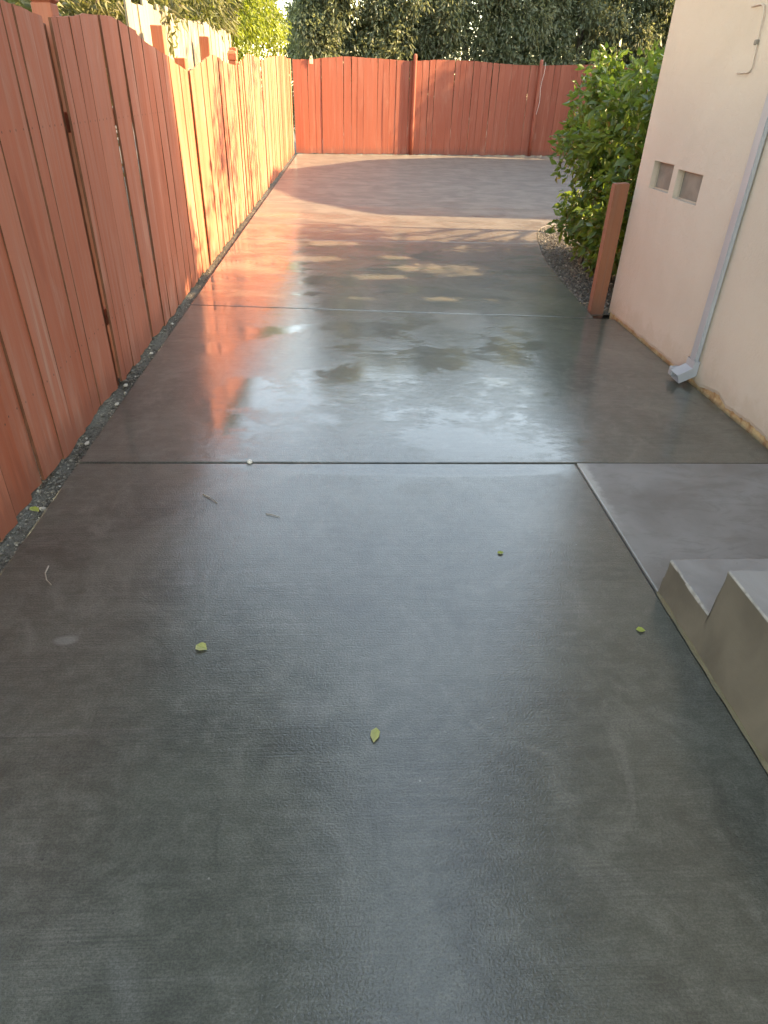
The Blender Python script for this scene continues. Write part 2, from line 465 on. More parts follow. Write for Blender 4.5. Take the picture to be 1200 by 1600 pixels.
curve = [(2.04, 5.315), (2.065, 5.7), (2.11, 6.4), (2.17, 7.1), (2.26, 7.75), (2.36, 8.28)]
curve2 = [(2.365, 8.30), (2.44, 8.7), (2.55, 9.1), (2.7, 9.45), (2.9, 9.72), (3.15, 9.85), (9.2, 9.9)]
g = 0.005
drive = empty('driveway')
tag(drive, kind='structure')
slabs = [
    [(LX, -1.6), (1.124, -1.6), (1.124, 2.745 - g), (LX, 2.752 - g)],
    [(LX, 2.752 + g), (1.124, 2.745 + g), (2.192, 2.735 + g), (2.192, 5.18 - g), (LX, 5.42 - g)],
    [(LX, 5.42 + g), (2.03, 5.2 + g)] + curve[:-1] + [(2.36, 8.28 - g), (LX, 8.20 - g)],
    [(LX, 8.20 + g), (2.365, 8.28 + g)] + curve2[1:] + [(9.2, 11.15 - g), (LX, 11.15 - g)],
    [(LX, 11.15 + g), (9.2, 11.15 + g), (9.2, 14.2 - g), (LX, 14.2 - g)],
    [(LX, 14.2 + g), (9.2, 14.2 + g), (9.2, 17.25 - g), (LX, 17.25 - g)],
    [(LX, 17.25 + g), (9.2, 17.25 + g), (9.2, bf_y(9.2) - 0.06), (LX, bf_y(LX) - 0.06)],
]
for p in slabs:
    link('slab', slab_mesh('slab', p), M['wet'], drive)
ld = link('landing', slab_mesh('landing', [(1.129, 1.70), (2.192, 1.70), (2.192, 2.735 - g), (1.129, 2.742 - g)], 0.006, 0.1, 0.006), M['smooth'])
tag(ld, kind='structure')

# ---------------------------------------------------------------- gravel (pebble fields)
def pebbles(name, spots):
    bm = bmesh.new()
    bmesh.ops.create_icosphere(bm, subdivisions=1, radius=1.0)
    base = np.array([v.co[:] for v in bm.verts])
    faces = np.array([[v.index for v in f.verts] for f in bm.faces])
    bm.free()
    N, nv = len(spots), len(base)
    V = np.zeros((N, nv, 3))
    for i, (x, y, z, s) in enumerate(spots):
        sc = s * rng.uniform(0.6, 1.3, 3) * np.array([1, 1, 0.7])
        a = rng.uniform(0, 6.28)
        b = base * (1 + rng.uniform(-0.22, 0.22, (nv, 1))) * sc
        c, sn = math.cos(a), math.sin(a)
        V[i] = np.stack([b[:, 0] * c - b[:, 1] * sn + x, b[:, 0] * sn + b[:, 1] * c + y, b[:, 2] + z], 1)
    F = (faces[None] + (np.arange(N) * nv)[:, None, None]).reshape(-1, 3)
    m = bpy.data.meshes.new(name)
    m.from_pydata(V.reshape(-1, 3).tolist(), [], F.tolist())
    m.update()
    return m

sp = []
for i in range(11000):
    y = 1.2 + 19 * (rng.random() ** 2.1)
    x = rng.uniform(-1.47, LX - 0.004)
    if y > 7.5 and rng.random() < 0.5: continue
    hump = 0.005 * math.sin(y * 5.1) + 0.004 * math.sin(y * 13.7 + x * 30)
    s = rng.uniform(0.003, 0.007) if rng.random() < 0.97 else rng.uniform(0.008, 0.014)
    sp.append((x, y, -0.026 + hump + rng.uniform(-0.008, 0.006), s))
o = link('gravel_strip', pebbles('gravel_strip', sp), M['gravel'])
tag(o, 'strip of dark gravel between the red side fence and the slab', 'gravel', kind='stuff')
bed = [(-1.5, 1.0), (LX - 0.002, 1.0), (LX - 0.002, 20.2), (-1.5, 20.2)]
tag(link('soil_strip', mesh_py('soil_strip', [(x, y, -0.030) for x, y in bed], [(0, 1, 2, 3)]), M['grit']), kind='structure')

def bed_left(y):
    c = curve + curve2[1:]
    for (xa, ya), (xb, yb) in zip(c, c[1:]):
        if ya <= y <= yb: return xa + (xb - xa) * (y - ya) / (yb - ya)
    return c[-2][0]
sp = []
while len(sp) < 9000:
    y = rng.uniform(5.33, 9.84)
    x0 = bed_left(y)
    x = x0 + 0.012 + rng.random() ** 1.6 * 1.3
    if y < 5.42 and x > 2.02: continue
    s = rng.uniform(0.005, 0.011) if rng.random() < 0.95 else rng.uniform(0.012, 0.02)
    sp.append((x, y, -0.018 + rng.uniform(-0.01, 0.012) + 0.02 * min(1, (x - x0) * 2), s))
o = link('gravel_bed', pebbles('gravel_bed', sp), M['gravel'])
tag(o, 'grey gravel bed curving round the foot of the green bush', 'gravel', kind='stuff')
bm = bmesh.new()
ring_ = [(2.05, 5.34)] + [(p[0] + 0.004, p[1]) for p in curve[1:]] + [(p[0] + 0.004, p[1] - 0.004) for p in curve2[1:-1]] + [(4.6, 9.83), (4.6, 5.38), (2.2, 5.38)]
bm.faces.new([bm.verts.new((x, y, -0.024)) for x, y in ring_])
tag(link('planting_bed', mesh_bm('planting_bed', bm), M['grit']), kind='structure')

# larger pale stones lying in the gravel strip
stones = [(-1.28, 2.98, 0.020, 'pale wedge stone in the gravel strip nearest the camera'),
          (-1.272, 3.46, 0.019, 'thin pale stone chip in the gravel strip beside the slab, second from the camera'),
          (-1.30, 3.74, 0.024, 'whitish stone against the gravel below the wide dark fence gap'),
          (-1.285, 4.30, 0.022, 'pale round stone in the gravel strip, farther than the dark fence gap'),
          (-1.29, 4.95, 0.020, 'small pale stone farthest along the gravel strip')]
for x, y, s, lab in stones:
    bm = bmesh.new()
    bmesh.ops.create_icosphere(bm, subdivisions=1, radius=1.0)
    for v in bm.verts:
        n_ = noise.noise(v.co * 1.3 + Vector((x * 9, y * 5, 0))) * 0.35 + 1
        n_ *= 0.8
        v.co = Vector((v.co.x * s * 0.75 * n_, v.co.y * s * 1.3 * n_, v.co.z * s * 0.45 * n_))
    o = link('stone', mesh_bm('stone', bm), M['palestone'], None, (x, y, -0.014))
    tag(o, lab, 'stone', 'pale stones in the gravel strip')

# ---------------------------------------------------------------- red side fence
FX = -1.33
TOP = [(0.5, 1.66), (1.6, 1.78), (2.4, 1.825), (3.0, 1.79), (3.4, 1.752), (3.72, 1.735), (4.0, 1.758), (4.35, 1.795), (4.78, 1.816),
       (5.2, 1.785), (5.57, 1.728), (6.08, 1.680), (6.5, 1.628), (6.85, 1.596), (7.05, 1.606), (7.5, 1.675), (8.2, 1.762), (8.6, 1.752), (9.04, 1.722),
       (9.77, 1.715), (10.1, 1.72), (10.5, 1.775), (11.3, 1.885), (12.3, 1.885), (12.9, 1.865), (13.4, 1.88), (14.4, 1.96), (16.2, 2.03),
       (17.7, 2.10), (19.0, 2.09), (20.3, 2.12)]
near = [1.18, 1.34, 1.50, 1.66, 1.80, 1.965, 2.12, 2.27, 2.425, 2.57, 2.80, 2.97, 3.12, 3.285, 3.40, 3.55, 3.695]
edges = [(a, b) for a, b in zip(near, near[1:])]
more_ = [3.765, 3.86, 4.03, 4.185, 4.36, 4.55, 4.71, 4.90, 5.09, 5.255, 5.42, 5.585, 5.78, 5.96, 6.13, 6.32, 6.51, 6.68, 6.84]
edges += list(zip(more_, more_[1:]))
def fill(a, b, w0=0.185):
    n = max(1, round((b - a) / w0))
    ws = np.array([random.uniform(0.8, 1.2) for _ in range(n)])
    ws = np.cumsum(ws) / ws.sum() * (b - a) + a
    return list(zip([a] + list(ws[:-1]), list(ws)))
panels = [(6.91, 10.02), (10.07, 12.86), (12.98, 16.05), (16.09, 18.4), (18.43, 20.22)]
for a, b in panels: edges += fill(a, b)

EDGE = []
def board_mesh(name, w, topf, zb, th=0.016, bow=0.0, taper=0.0, skew=0.0):
    """plank standing in the local YZ plane, front face towards +X, cut along the curved top"""
    nx = 4
    zs = [zb, zb + 0.45, zb + 0.95, zb + 1.4]
    V, F = [], []
    for side in (0, 1):
        for iz in range(5):
            for iy in range(nx + 1):
                t = iy / nx
                z = zs[iz] if iz < 4 else topf(t)
                hh = (z - zb) / 1.8
                wy = (t - 0.5) * (w - taper * hh)
                yy = wy + skew * hh + w / 2
                xx = bow * math.sin(math.pi * min(1, hh)) + (0 if side == 0 else -th)
                if iz == 0: z += 0.006 * math.sin(t * 5 + w * 90)
                V.append((xx, yy, z))
    n1 = nx + 1
    def i(s, z, y): return s * 5 * n1 + z * n1 + y
    for z in range(4):
        for y in range(nx):
            F.append((i(0, z, y), i(0, z, y + 1), i(0, z + 1, y + 1), i(0, z + 1, y)))
            F.append((i(1, z, y), i(1, z + 1, y), i(1, z + 1, y + 1), i(1, z, y + 1)))
        EDGE.append(len(F)); EDGE.append(len(F) + 1)
        F.append((i(0, z, 0), i(0, z + 1, 0), i(1, z + 1, 0), i(1, z, 0)))
        F.append((i(0, z, nx), i(1, z, nx), i(1, z + 1, nx), i(0, z + 1, nx)))
    for y in range(nx):
        F.append((i(0, 4, y), i(0, 4, y + 1), i(1, 4, y + 1), i(1, 4, y)))
        F.append((i(0, 0, y), i(1, 0, y), i(1, 0, y + 1), i(0, 0, y + 1)))
    m = mesh_py(name, V, F)
    m['edge'] = list(EDGE)
    EDGE.clear()
    return m
def edge_slots(m, mat):
    m.materials.append(mat)
    for i in m['edge']: m.polygons[i].material_index = 1
    del m['edge']

fence = empty('wooden_fence', (FX, 3.73, 0))
tag(fence, 'red stained plank fence with scalloped top along the left of the driveway', 'fence')
for a, b in edges:
    gap = random.choice((0.002, 0.003, 0.003, 0.004, 0.006, 0.008, 0.013)) if a < 10 else random.choice((0.003, 0.004, 0.006))
    w_ = b - a - gap
    m = board_mesh('board', w_, lambda t: interp(TOP, a + t * w_) + random.uniform(-0.002, 0.002), random.uniform(-0.012, 0.008), 0.013,
                   random.uniform(-0.006, 0.006), random.choice((0, 0, 0.004, 0.010, -0.003)), random.uniform(-0.008, 0.008))
    o = link('board', m, M['red'], fence)
    edge_slots(m, M['cutedge'])
    o.location = (random.uniform(-0.010, 0.006), a + gap / 2 - 3.73, 0)
    o.rotation_euler = (0, 0, random.uniform(-0.030, 0.030))
posts_y = [0.66, 3.735, 6.885, 10.04, 12.92, 16.07, 18.415]
for za in (0.32, 1.28):
    for pa, pb in zip(posts_y, posts_y[1:] + [20.25]):
        link('rail', box_mesh('rail', -0.066, -0.028, pa - 3.73 + 0.055, pb - 3.73 - 0.055, za, za + 0.088, 0.004), M['red'], fence)
def post_mesh(name, w, h, cap=0.0):
    bm = bmesh.new()
    box_bm(bm, -w / 2, w / 2, -w / 2, w / 2, -0.05, h)
    bmesh.ops.bevel(bm, geom=bm.edges[:], offset=0.005, segments=1, affect='EDGES')
    return mesh_bm(name, bm)
def cap_mesh(name, w, z):
    V = []
    for hw, zz in ((w * 0.42, z), (w * 0.58, z + 0.012), (w * 0.58, z + 0.075), (w * 0.42, z + 0.105), (w * 0.12, z + 0.112)):
        V += [(-hw, -hw, zz), (hw, -hw, zz), (hw, hw, zz), (-hw, hw, zz)]
    F = [(3, 2, 1, 0), (16, 17, 18, 19)]
    for l in range(4):
        for k_ in range(4):
            F.append((l * 4 + k_, l * 4 + (k_ + 1) % 4, l * 4 + 4 + (k_ + 1) % 4, l * 4 + 4 + k_))
    return mesh_py(name, V, F)
for py, ph, cp in ((3.93, 1.80, 1), (3.745, 1.715, 2), (6.885, 1.57, 2), (6.93, 1.69, 0), (10.12, 1.765, 1), (12.93, 1.80, 0), (16.07, 1.95, 0), (18.415, 2.0, 0), (0.66, 1.6, 0)):
    po = link('post', post_mesh('post', 0.092, ph), M['red'], fence, (-0.070 if cp == 0 else -0.066, py - 3.73, 0))
    if cp == 2:
        po.data.materials[0] = M['cutedge']  # post behind a wide gap, coloured dark so the gap looks shaded
        po.location.x = -0.071
    if cp == 1:
        link('cap', cap_mesh('cap', 0.092, ph), M['red'], po)

# ---------------------------------------------------------------- pale neighbour fence behind it
pf = empty('weathered_fence', (-1.60, 6.2, 0))
tag(pf, 'sunlit weathered pale plank fence rising behind the red side fence', 'fence')
yy = 6.2
while yy < 11.5:
    w_ = random.uniform(0.13, 0.18)
    tz = 2.03 + (yy - 6.2) * 0.023 + random.uniform(-0.035, 0.03)
    m = board_mesh('board', w_ - random.uniform(0.002, 0.008), lambda t: tz, 0.0, 0.016, random.uniform(-0.006, 0.006), 0.0, random.uniform(-0.012, 0.012))
    o = link('board', m, M['pale'], pf)
    edge_slots(m, M['pale'])
    o.location = (random.uniform(-0.006, 0.006), yy - 6.2, 0)
    yy += w_
for za in (0.4, 1.55):
    link('rail', box_mesh('rail', 0.012, 0.048, 0.02, 5.2, za, za + 0.085, 0.004), M['pale'], pf)
for py, h in ((6.50, 1.885), (8.62, 1.93), (10.75, 1.93)):
    link('post', post_mesh('post', 0.095, h), M['red'], pf, (0.135, py - 6.2, 0))

# ---------------------------------------------------------------- red back fence
bfz = [(0.0, 2.11), (0.48, 2.13), (0.9, 2.18), (1.4, 2.225), (2.07, 2.215), (3.2, 2.19), (4.0, 2.25), (4.9, 2.26), (5.5, 2.235), (6.2, 2.215), (6.9, 2.22), (7.7, 2.26), (9.1, 2.33), (11.5, 2.3)]
ang = math.atan2(BD.y, BD.x)
bfence = empty('wooden_fence', (BA.x, BA.y, 0))
bfence.rotation_euler = (0, 0, ang - math.pi / 2)   # local +Y runs along the fence, local +X faces the camera side
tag(bfence, 'red stained plank fence closing the far end of the concrete court', 'fence')
s_ = 0.0
while s_ < 10.2:
    w_ = random.uniform(0.15, 0.215)
    gap = random.choice((0.002, 0.003, 0.004, 0.006))
    s0 = s_
    m = board_mesh('board', w_ - gap, lambda t: interp(bfz, s0 + t * w_) + random.uniform(-0.006, 0.006), random.uniform(0.0, 0.02), 0.017, random.uniform(-0.006, 0.006),
                   random.choice((0, 0, 0.006, 0.012)), random.uniform(-0.01, 0.01))
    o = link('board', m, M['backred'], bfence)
    edge_slots(m, M['cutedge'])
    o.location = (random.uniform(-0.006, 0.004), s0, 0)
    o.rotation_euler = (0, 0, random.uniform(-0.03, 0.03))
    s_ += w_
for za in (0.35, 1.55):
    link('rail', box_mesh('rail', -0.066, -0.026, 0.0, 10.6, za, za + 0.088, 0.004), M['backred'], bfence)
def round_post(name, r, h):
    V, F = tube_data([(0, 0, -0.05), (0, 0, 0.6), (0, 0, 1.4), (0, 0, h - 0.05), (0, 0, h - 0.012), (0, 0, h)], [r, r, r * 0.97, r * 0.97, r * 0.8, r * 0.4], 12)
    return mesh_py(name, V, F)
for s0, h in ((3.27, 2.35), (6.98, 2.36)):
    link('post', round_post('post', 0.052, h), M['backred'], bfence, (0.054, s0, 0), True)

V, F = [], []
p0 = BA + BD * 7.06
off = Vector((BD.y, -BD.x)) * 0.13
pts = [(p0.x + off.x + 0.02 * math.sin(i * 1.3) - 0.05 * i / 8, p0.y + off.y, 2.30 - i * 0.155) for i in range(9)]
tube_data(pts, [0.005] * 9, 5, V, F)
tag(link('cord', mesh_py('cord', V, F), M['whitepaint']), 'thin white cord hanging down the right post of the back fence', 'cord')
p0 = BA + BD * 0.47 + Vector((BD.y, -BD.x)) * 0.03
bm = bmesh.new()
box_bm(bm, -0.045, 0.045, -0.012, 0.012, -0.12, 0.0)
box_bm(bm, -0.03, 0.03, -0.034, 0.03, 0.0005, 0.05)
bmesh.ops.bevel(bm, geom=bm.edges[:], offset=0.005, segments=1, affect='EDGES')
o = link('fence_tag', mesh_bm('fence_tag', bm), M['cream'], None, (p0.x, p0.y, 2.15))
tag(o, 'small cream clip on top of the back fence near the left corner', 'clip')

# ---------------------------------------------------------------- house on the right
HX, HY, HT = 2.2, 5.36, 6.3
house = empty('house', (HX, HY, 0))
tag(house, 'beige stucco house with grey downspout on the right of the driveway', 'house')
house_inv = Vector((-HX, -HY, 0))
def hlink(name, m, mat, parent=None, smooth=False):
    m.transform(Matrix.Translation(house_inv))
    return link(name, m, mat, parent or house, None, smooth)
holes = [(4.355, 4.708, 0.953, 1.124), (4.782, 5.108, 0.970, 1.143)]
V, F = [], []
def quad(a, b, c, d):
    n0 = len(V)
    V.extend([a, b, c, d])
    F.append((n0, n0 + 1, n0 + 2, n0 + 3))
ycuts = sorted({-6.0, HY - 0.012} | {h[0] for h in holes} | {h[1] for h in holes})
zc = 0.16
for ya, yb in zip(ycuts, ycuts[1:]):
    hz = [h for h in holes if h[0] <= ya + 1e-6 and h[1] >= yb - 1e-6]
    spans = [(zc, HT)] if not hz else [(zc, hz[0][2]), (hz[0][3], HT)]
    for za, zb in spans:
        quad((HX, yb, za), (HX, ya, za), (HX, ya, zb), (HX, yb, zb))
for y0, y1, z0, z1 in holes:
    d = 0.045
    quad((HX, y0, z0), (HX + d, y0, z0), (HX + d, y0, z1), (HX, y0, z1))
    quad((HX, y1, z0), (HX, y1, z1), (HX + d, y1, z1), (HX + d, y1, z0))
    quad((HX, y0, z0), (HX, y1, z0), (HX + d, y1, z0), (HX + d, y0, z0))
    quad((HX, y0, z1), (HX + d, y0, z1), (HX + d, y1, z1), (HX, y1, z1))
# broken lower edge of the render
n_ = 330
def lowz(y):
    v = 0.014 + 0.012 * noise.noise(Vector((y * 9, 0, 0))) + 0.01 * noise.noise(Vector((y * 40, 3, 0)))
    v += 0.030 * math.exp(-((y - 3.52) / 0.13) ** 2) + 0.022 * math.exp(-((y - 3.1) / 0.16) ** 2)
    return max(0.002, v)
for i in range(n_):
    ya = -1.0 + (HY - 0.012 + 1.0) * i / n_
    yb = -1.0 + (HY - 0.012 + 1.0) * (i + 1) / n_
    la, lb = lowz(ya), lowz(yb)
    quad((HX, yb, lb + 0.02), (HX, ya, la + 0.02), (HX, ya, zc), (HX, yb, zc))
    quad((HX + 0.006, yb, lb), (HX + 0.006, ya, la), (HX, ya, la + 0.02), (HX, yb, lb + 0.02))
    quad((HX + 0.02, yb, lb), (HX + 0.02, ya, la), (HX + 0.006, ya, la), (HX + 0.006, yb, lb))
quad((HX, -1.0, 0.0), (HX, -6.0, 0.0), (HX, -6.0, zc), (HX, -1.0, zc))
# rounded corner, far wall, back walls
cr = 0.012
prev = (HX, HY - cr)
for i in range(1, 5):
    a = math.pi / 2 * i / 4
    cur = (HX + cr - cr * math.cos(a), HY - cr + cr * math.sin(a))
    quad((*cur, 0.0), (*prev, 0.0), (*prev, HT), (*cur, HT))
    prev = cur
quad((9.0, HY, 0), (*prev, 0), (*prev, HT), (9.0, HY, HT))
quad((9.0, -6, 0), (9.0, HY, 0), (9.0, HY, HT), (9.0, -6, HT))
quad((HX, -6, 0), (9.0, -6, 0), (9.0, -6, HT), (HX, -6, HT))
hlink('wall', mesh_py('wall', V, F), M['stucco'])
hlink('foundation', box_mesh('foundation', HX + 0.012, HX + 0.05, -1.0, HY - 0.02, -0.05, 0.12), M['foundation'])
for i, (y0, y1, z0, z1) in enumerate(holes):
    v = hlink('vent', box_mesh('vent', HX + 0.044, HX + 0.056, y0 - 0.01, y1 + 0.01, z0 - 0.01, z1 + 0.01), M['screen'])
    bm = bmesh.new()
    t = 0.009
    for q in ((y0, y1, z0, z0 + t), (y0, y1, z1 - t, z1), (y0, y0 + t, z0 + t, z1 - t), (y1 - t, y1, z0 + t, z1 - t)):
        box_bm(bm, HX + 0.034, HX + 0.0445, q[0] + 0.001, q[1] - 0.001, q[2] + 0.0005, q[3] - 0.0005)
    hlink('frame', mesh_bm('frame', bm), M['fascia'], v)
# roof with eaves
ov = 0.45
x0, x1, y0, y1 = HX - ov, 9.0 + ov, -6 - ov, HY + ov
V = [(x0, y0, HT), (x1, y0, HT), (x1, y1, HT), (x0, y1, HT), (x0, y0, HT + 0.16), (x1, y0, HT + 0.16), (x1, y1, HT + 0.16), (x0, y1, HT + 0.16), (5.6, y0 + 3.6, HT + 1.7), (5.6, y1 - 3.6, HT + 1.7)]
F = [(3, 2, 1, 0), (0, 1, 5, 4), (1, 2, 6, 5), (2, 3, 7, 6), (3, 0, 4, 7), (4, 5, 8), (5, 6, 9, 8), (6, 7, 9), (7, 4, 8, 9)]
rf = hlink('roof', mesh_py('roof', V, F), M['roof'])
hlink('gutter', box_mesh('gutter', x0 - 0.10, x0 - 0.002, y0, y1, HT + 0.03, HT + 0.15, 0.01), M['downspout'], rf)
# downspout: flat box section, folded lip, kicked-out elbow
bm = bmesh.new()
sec = [(2.138, 3.795), (2.138, 3.712), (2.197, 3.712), (2.197, 3.795)]
path = [(0.0, HT - 0.55), (0.0, 0.135)]
box_bm(bm, 2.168, 2.194, 3.782, 3.858, 0.118, HT - 0.5)
bmesh.ops.bevel(bm, geom=[e for e in bm.edges if abs(e.verts[0].co.z - e.verts[1].co.z) > 1], offset=0.006, segments=2, affect='EDGES')
ds = hlink('downspout', mesh_bm('downspout', bm), M['downspout'])
V = [(2.164, 3.769, 0.150), (2.164, 3.869, 0.150), (2.197, 3.869, 0.150), (2.197, 3.769, 0.150),
     (2.160, 3.769, 0.108), (2.160, 3.869, 0.108), (2.197, 3.869, 0.060), (2.197, 3.769, 0.060),
     (2.075, 3.764, 0.062), (2.075, 3.874, 0.062), (2.095, 3.874, 0.012), (2.095, 3.764, 0.012)]
F = []
for l in (0, 4):
    for k_ in range(4):
        F.append((l + k_, l + (k_ + 1) % 4, l + 4 + (k_ + 1) % 4, l + 4 + k_))
em = mesh_py('elbow', V, F)
eo = hlink('elbow', em, M['downspout'], ds)
sm = eo.modifiers.new('thickness', 'SOLIDIFY')
sm.thickness = 0.003
sm.offset = -1
hlink('lip', box_mesh('lip', 2.080, 2.165, 3.868, 3.91, 0.022, 0.078, 0.008, 2), M['downspout'], ds)
for zz in (2.4, 4.6):
    hlink('strap', box_mesh('strap', 2.160, 2.1985, 3.75, 3.89, zz, zz + 0.03, 0.003), M['downspout'], ds)
# brace: thin painted rod bent like a bracket on the wall
V, F = [], []
tube_data([(2.194, 4.30, 1.938), (2.190, 4.20, 1.940), (2.190, 4.168, 1.928), (2.190, 4.150, 1.90), (2.190, 4.135, 1.77), (2.190, 4.115, 1.665), (2.190, 4.13, 1.645), (2.190, 4.16, 1.640), (2.194, 4.27, 1.640)], [0.0042] * 9, 6, V, F)
br = hlink('wall_bracket', mesh_py('wall_bracket', V, F), M['stucco'], None, True)
hlink('clip', box_mesh('clip', 2.182, 2.1995, 4.130, 4.158, 1.762, 1.786, 0.004), M['screen'], br)

# ---------------------------------------------------------------- concrete steps
prof = [(1.768, -0.04), (1.762, 0.158), (1.478, 0.154), (1.468, 0.338), (-1.4, 0.338), (-1.4, -0.04), (1.478, -0.04)]
bm = bmesh.new()
va = [bm.verts.new((1.132, y, z)) for y, z in prof]
vb = [bm.verts.new((2.19, y, z)) for y, z in prof]
for vv in (va, vb):
    bm.faces.new([vv[q] for q in (0, 1, 2, 6)])
    bm.faces.new([vv[q] for q in (6, 2, 3, 4, 5)])
for i in range(len(prof)):
    j = (i + 1) % len(prof)
    bm.faces.new((va[i], vb[i], vb[j], va[j]))
bm.normal_update()
bmesh.ops.recalc_face_normals(bm, faces=bm.faces)
for ln, cuts in ((1.0, 26), (0.25, 8), (0.15, 4)):
    es = [e for e in bm.edges if ln < e.calc_length() < (2.0 if ln == 1.0 else ln * 2) and max(v.co.z for v in e.verts) > 0.1]
    bmesh.ops.subdivide_edges(bm, edges=es, cuts=cuts)
bm.normal_update()
te = [e for e in bm.edges if len(e.link_faces) == 2 and e.calc_face_angle(0) > 0.6 and max(v.co.z for v in e.verts) > 0.1]
bmesh.ops.bevel(bm, geom=te, offset=0.008, segments=3, affect='EDGES', profile=0.55)
bm.normal_update()
for v in bm.verts:
    if any(max(abs(c) for c in f.normal) < 0.985 for f in v.link_faces) and v.co.y < 1.9 and v.co.z > 0.1:
        q = v.co * 38
        v.co += Vector((noise.noise(q) if v.co.x > 1.1325 else 0.0, noise.noise(q + Vector((7, 0, 0))), noise.noise(q + Vector((0, 9, 0))))) * 0.0030

stm = mesh_bm('steps', bm)
stm.transform(Matrix.Translation((-1.132, -1.768, 0)))
steps = empty('concrete_steps', (1.132, 1.768, 0))
tag(steps, 'low grey concrete steps beside the driveway at the lower right', 'steps')
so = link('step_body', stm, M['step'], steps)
stm.materials.append(M['worn'])
for p_ in stm.polygons:
    if p_.area < 0.045 and abs(p_.normal.x) < 0.97 and abs(p_.normal.z) > 0.08 and abs(p_.normal.z) < 0.98 and p_.center.z > 0.1:
        p_.material_index = 1
V, F = [], []
n_ = 120
for i in range(n_ + 1):
    y = 1.768 - 3.1 * i / n_
    wv = 0.003 + 0.004 * noise.noise(Vector((y * 14, 1, 0)))
    hv = 0.013 + 0.008 * noise.noise(Vector((y * 11, 5, 0)))
    V += [(1.1335, y, hv), (1.132 - wv * 0.5, y, hv * 0.55), (1.126 - wv, y, 0.0008)]
    if i:
        b = (i - 1) * 3
        F += [(b, b + 1, b + 4, b + 3), (b + 1, b + 2, b + 5, b + 4)]
fm = mesh_py('mortar_fillet', V, F)
fm.transform(Matrix.Translation((-1.132, -1.768, 0)))
link('mortar_fillet', fm, M['algae'], steps, None, True)

# ---------------------------------------------------------------- short post at the house corner
bm = bmesh.new()
box_bm(bm, -0.055, 0.055, -0.045, 0.045, -0.08, 0.962)
bmesh.ops.bevel(bm, geom=bm.edges[:], offset=0.006, segments=2, affect='EDGES')
for v in bm.verts:
    v.co.x += 0.004 * math.sin(v.co.z * 4)
    if v.co.z > 0.9: v.co.z += 0.006 * v.co.x / 0.07
o = link('short_post', mesh_bm('short_post', bm), M['post_wood'], None, (2.105, 5.345, 0))
o.location = (2.118, 5.43, 0)
tag(o, 'short brown-red wooden post standing at the far corner of the house', 'post')

# ---------------------------------------------------------------- foliage
def leaf_cloud(name, pos, direc, L, W, fold=0.25, droop=0.15):
    N = len(pos)
    d = direc / (np.linalg.norm(direc, axis=1, keepdims=True) + 1e-9)
    rnd = rng.normal(size=(N, 3))
    s = np.cross(d, rnd)
    s /= np.linalg.norm(s, axis=1, keepdims=True) + 1e-9
    n = np.cross(s, d)
    L = L[:, None]
    W = W[:, None]
    V = np.zeros((N, 4, 3))
    V[:, 0] = pos
    V[:, 1] = pos + d * L * 0.45 + s * W * 0.5 + n * W * fold
    V[:, 2] = pos + d * L - n * L * droop
    V[:, 3] = pos + d * L * 0.45 - s * W * 0.5 + n * W * fold
    b = (np.arange(N) * 4)[:, None]
    F = np.concatenate([b + [0, 1, 2], b + [0, 2, 3]], 1).reshape(-1, 3)
    m = bpy.data.meshes.new(name)
    m.vertices.add(N * 4)
    m.vertices.foreach_set('co', V.reshape(-1))
    nl = N * 6
    m.loops.add(nl)
    m.loops.foreach_set('vertex_index', F.reshape(-1).astype(np.int32))
    m.polygons.add(N * 2)
    m.polygons.foreach_set('loop_start', np.arange(0, nl, 3, dtype=np.int32))
    m.update(calc_edges=True)
    return m

def clump_points(clumps, per, hang=0.4, squash=(1, 1, 1), shell=0.45):
    P, D = [], []
    for c, r in clumps:
        n = max(8, int(per * r * r))
        u = rng.normal(size=(n, 3))
        u /= np.linalg.norm(u, axis=1, keepdims=True)
        rad = r * (shell + (1 - shell) * rng.random((n, 1))) * (1 + 0.12 * rng.normal(size=(n, 1)))
        P.append(np.array(c) + u * rad * np.array(squash))
        dd = u * 0.8 + rng.normal(size=(n, 3)) * 0.5
        dd[:, 2] -= hang
        D.append(dd)
    return np.concatenate(P), np.concatenate(D)

def rand_clumps(center, radii, n, rmin, rmax, zmin=-9):
    out = []
    while len(out) < n:
        u = rng.normal(size=3)
        u /= np.linalg.norm(u)
        p = u * rng.random() ** 0.4 * np.array(radii)
        q = np.array(center) + p
        if q[2] < zmin: continue
        out.append((q, rng.uniform(rmin, rmax)))
    return out

# openings in the foliage through which the sun reaches the ground: (x, y, half width, half depth)
GAPS = [(1.04, 6.83, 0.58, 0.27), (0.32, 6.47, 0.28, 0.14), (-0.30, 7.21, 0.32, 0.15), (0.15, 5.64, 0.14, 0.08), (0.86, 5.71, 0.18, 0.08), (1.91, 6.43, 0.12, 0.07), (1.57, 7.86, 0.42, 0.2), (-0.13, 8.06, 0.36, 0.16), (0.53, 7.33, 0.22, 0.12), (2.12, 8.49, 0.42, 0.22), (-0.8, 6.6, 0.2, 0.1), (0.9, 8.45, 0.35, 0.15)]
def gap_mask(P, D=None, L=0.0):
    if D is not None:
        P = P + D / np.linalg.norm(D, axis=1, keepdims=True) * (L * 0.5)
    gx = P[:, 0] - P[:, 2] * to_sun.x / to_sun.z
    gy = P[:, 1] - P[:, 2] * to_sun.y / to_sun.z
    keep = np.ones(len(P), bool)
    for x, y, a, b in GAPS:
        d = ((gx - x) / a) ** 2 + ((gy - y) / b) ** 2
        keep &= d > 1.25 + 0.45 * np.sin(gx * 37 + gy * 23) + 0.25 * rng.normal(size=len(P))
    return keep

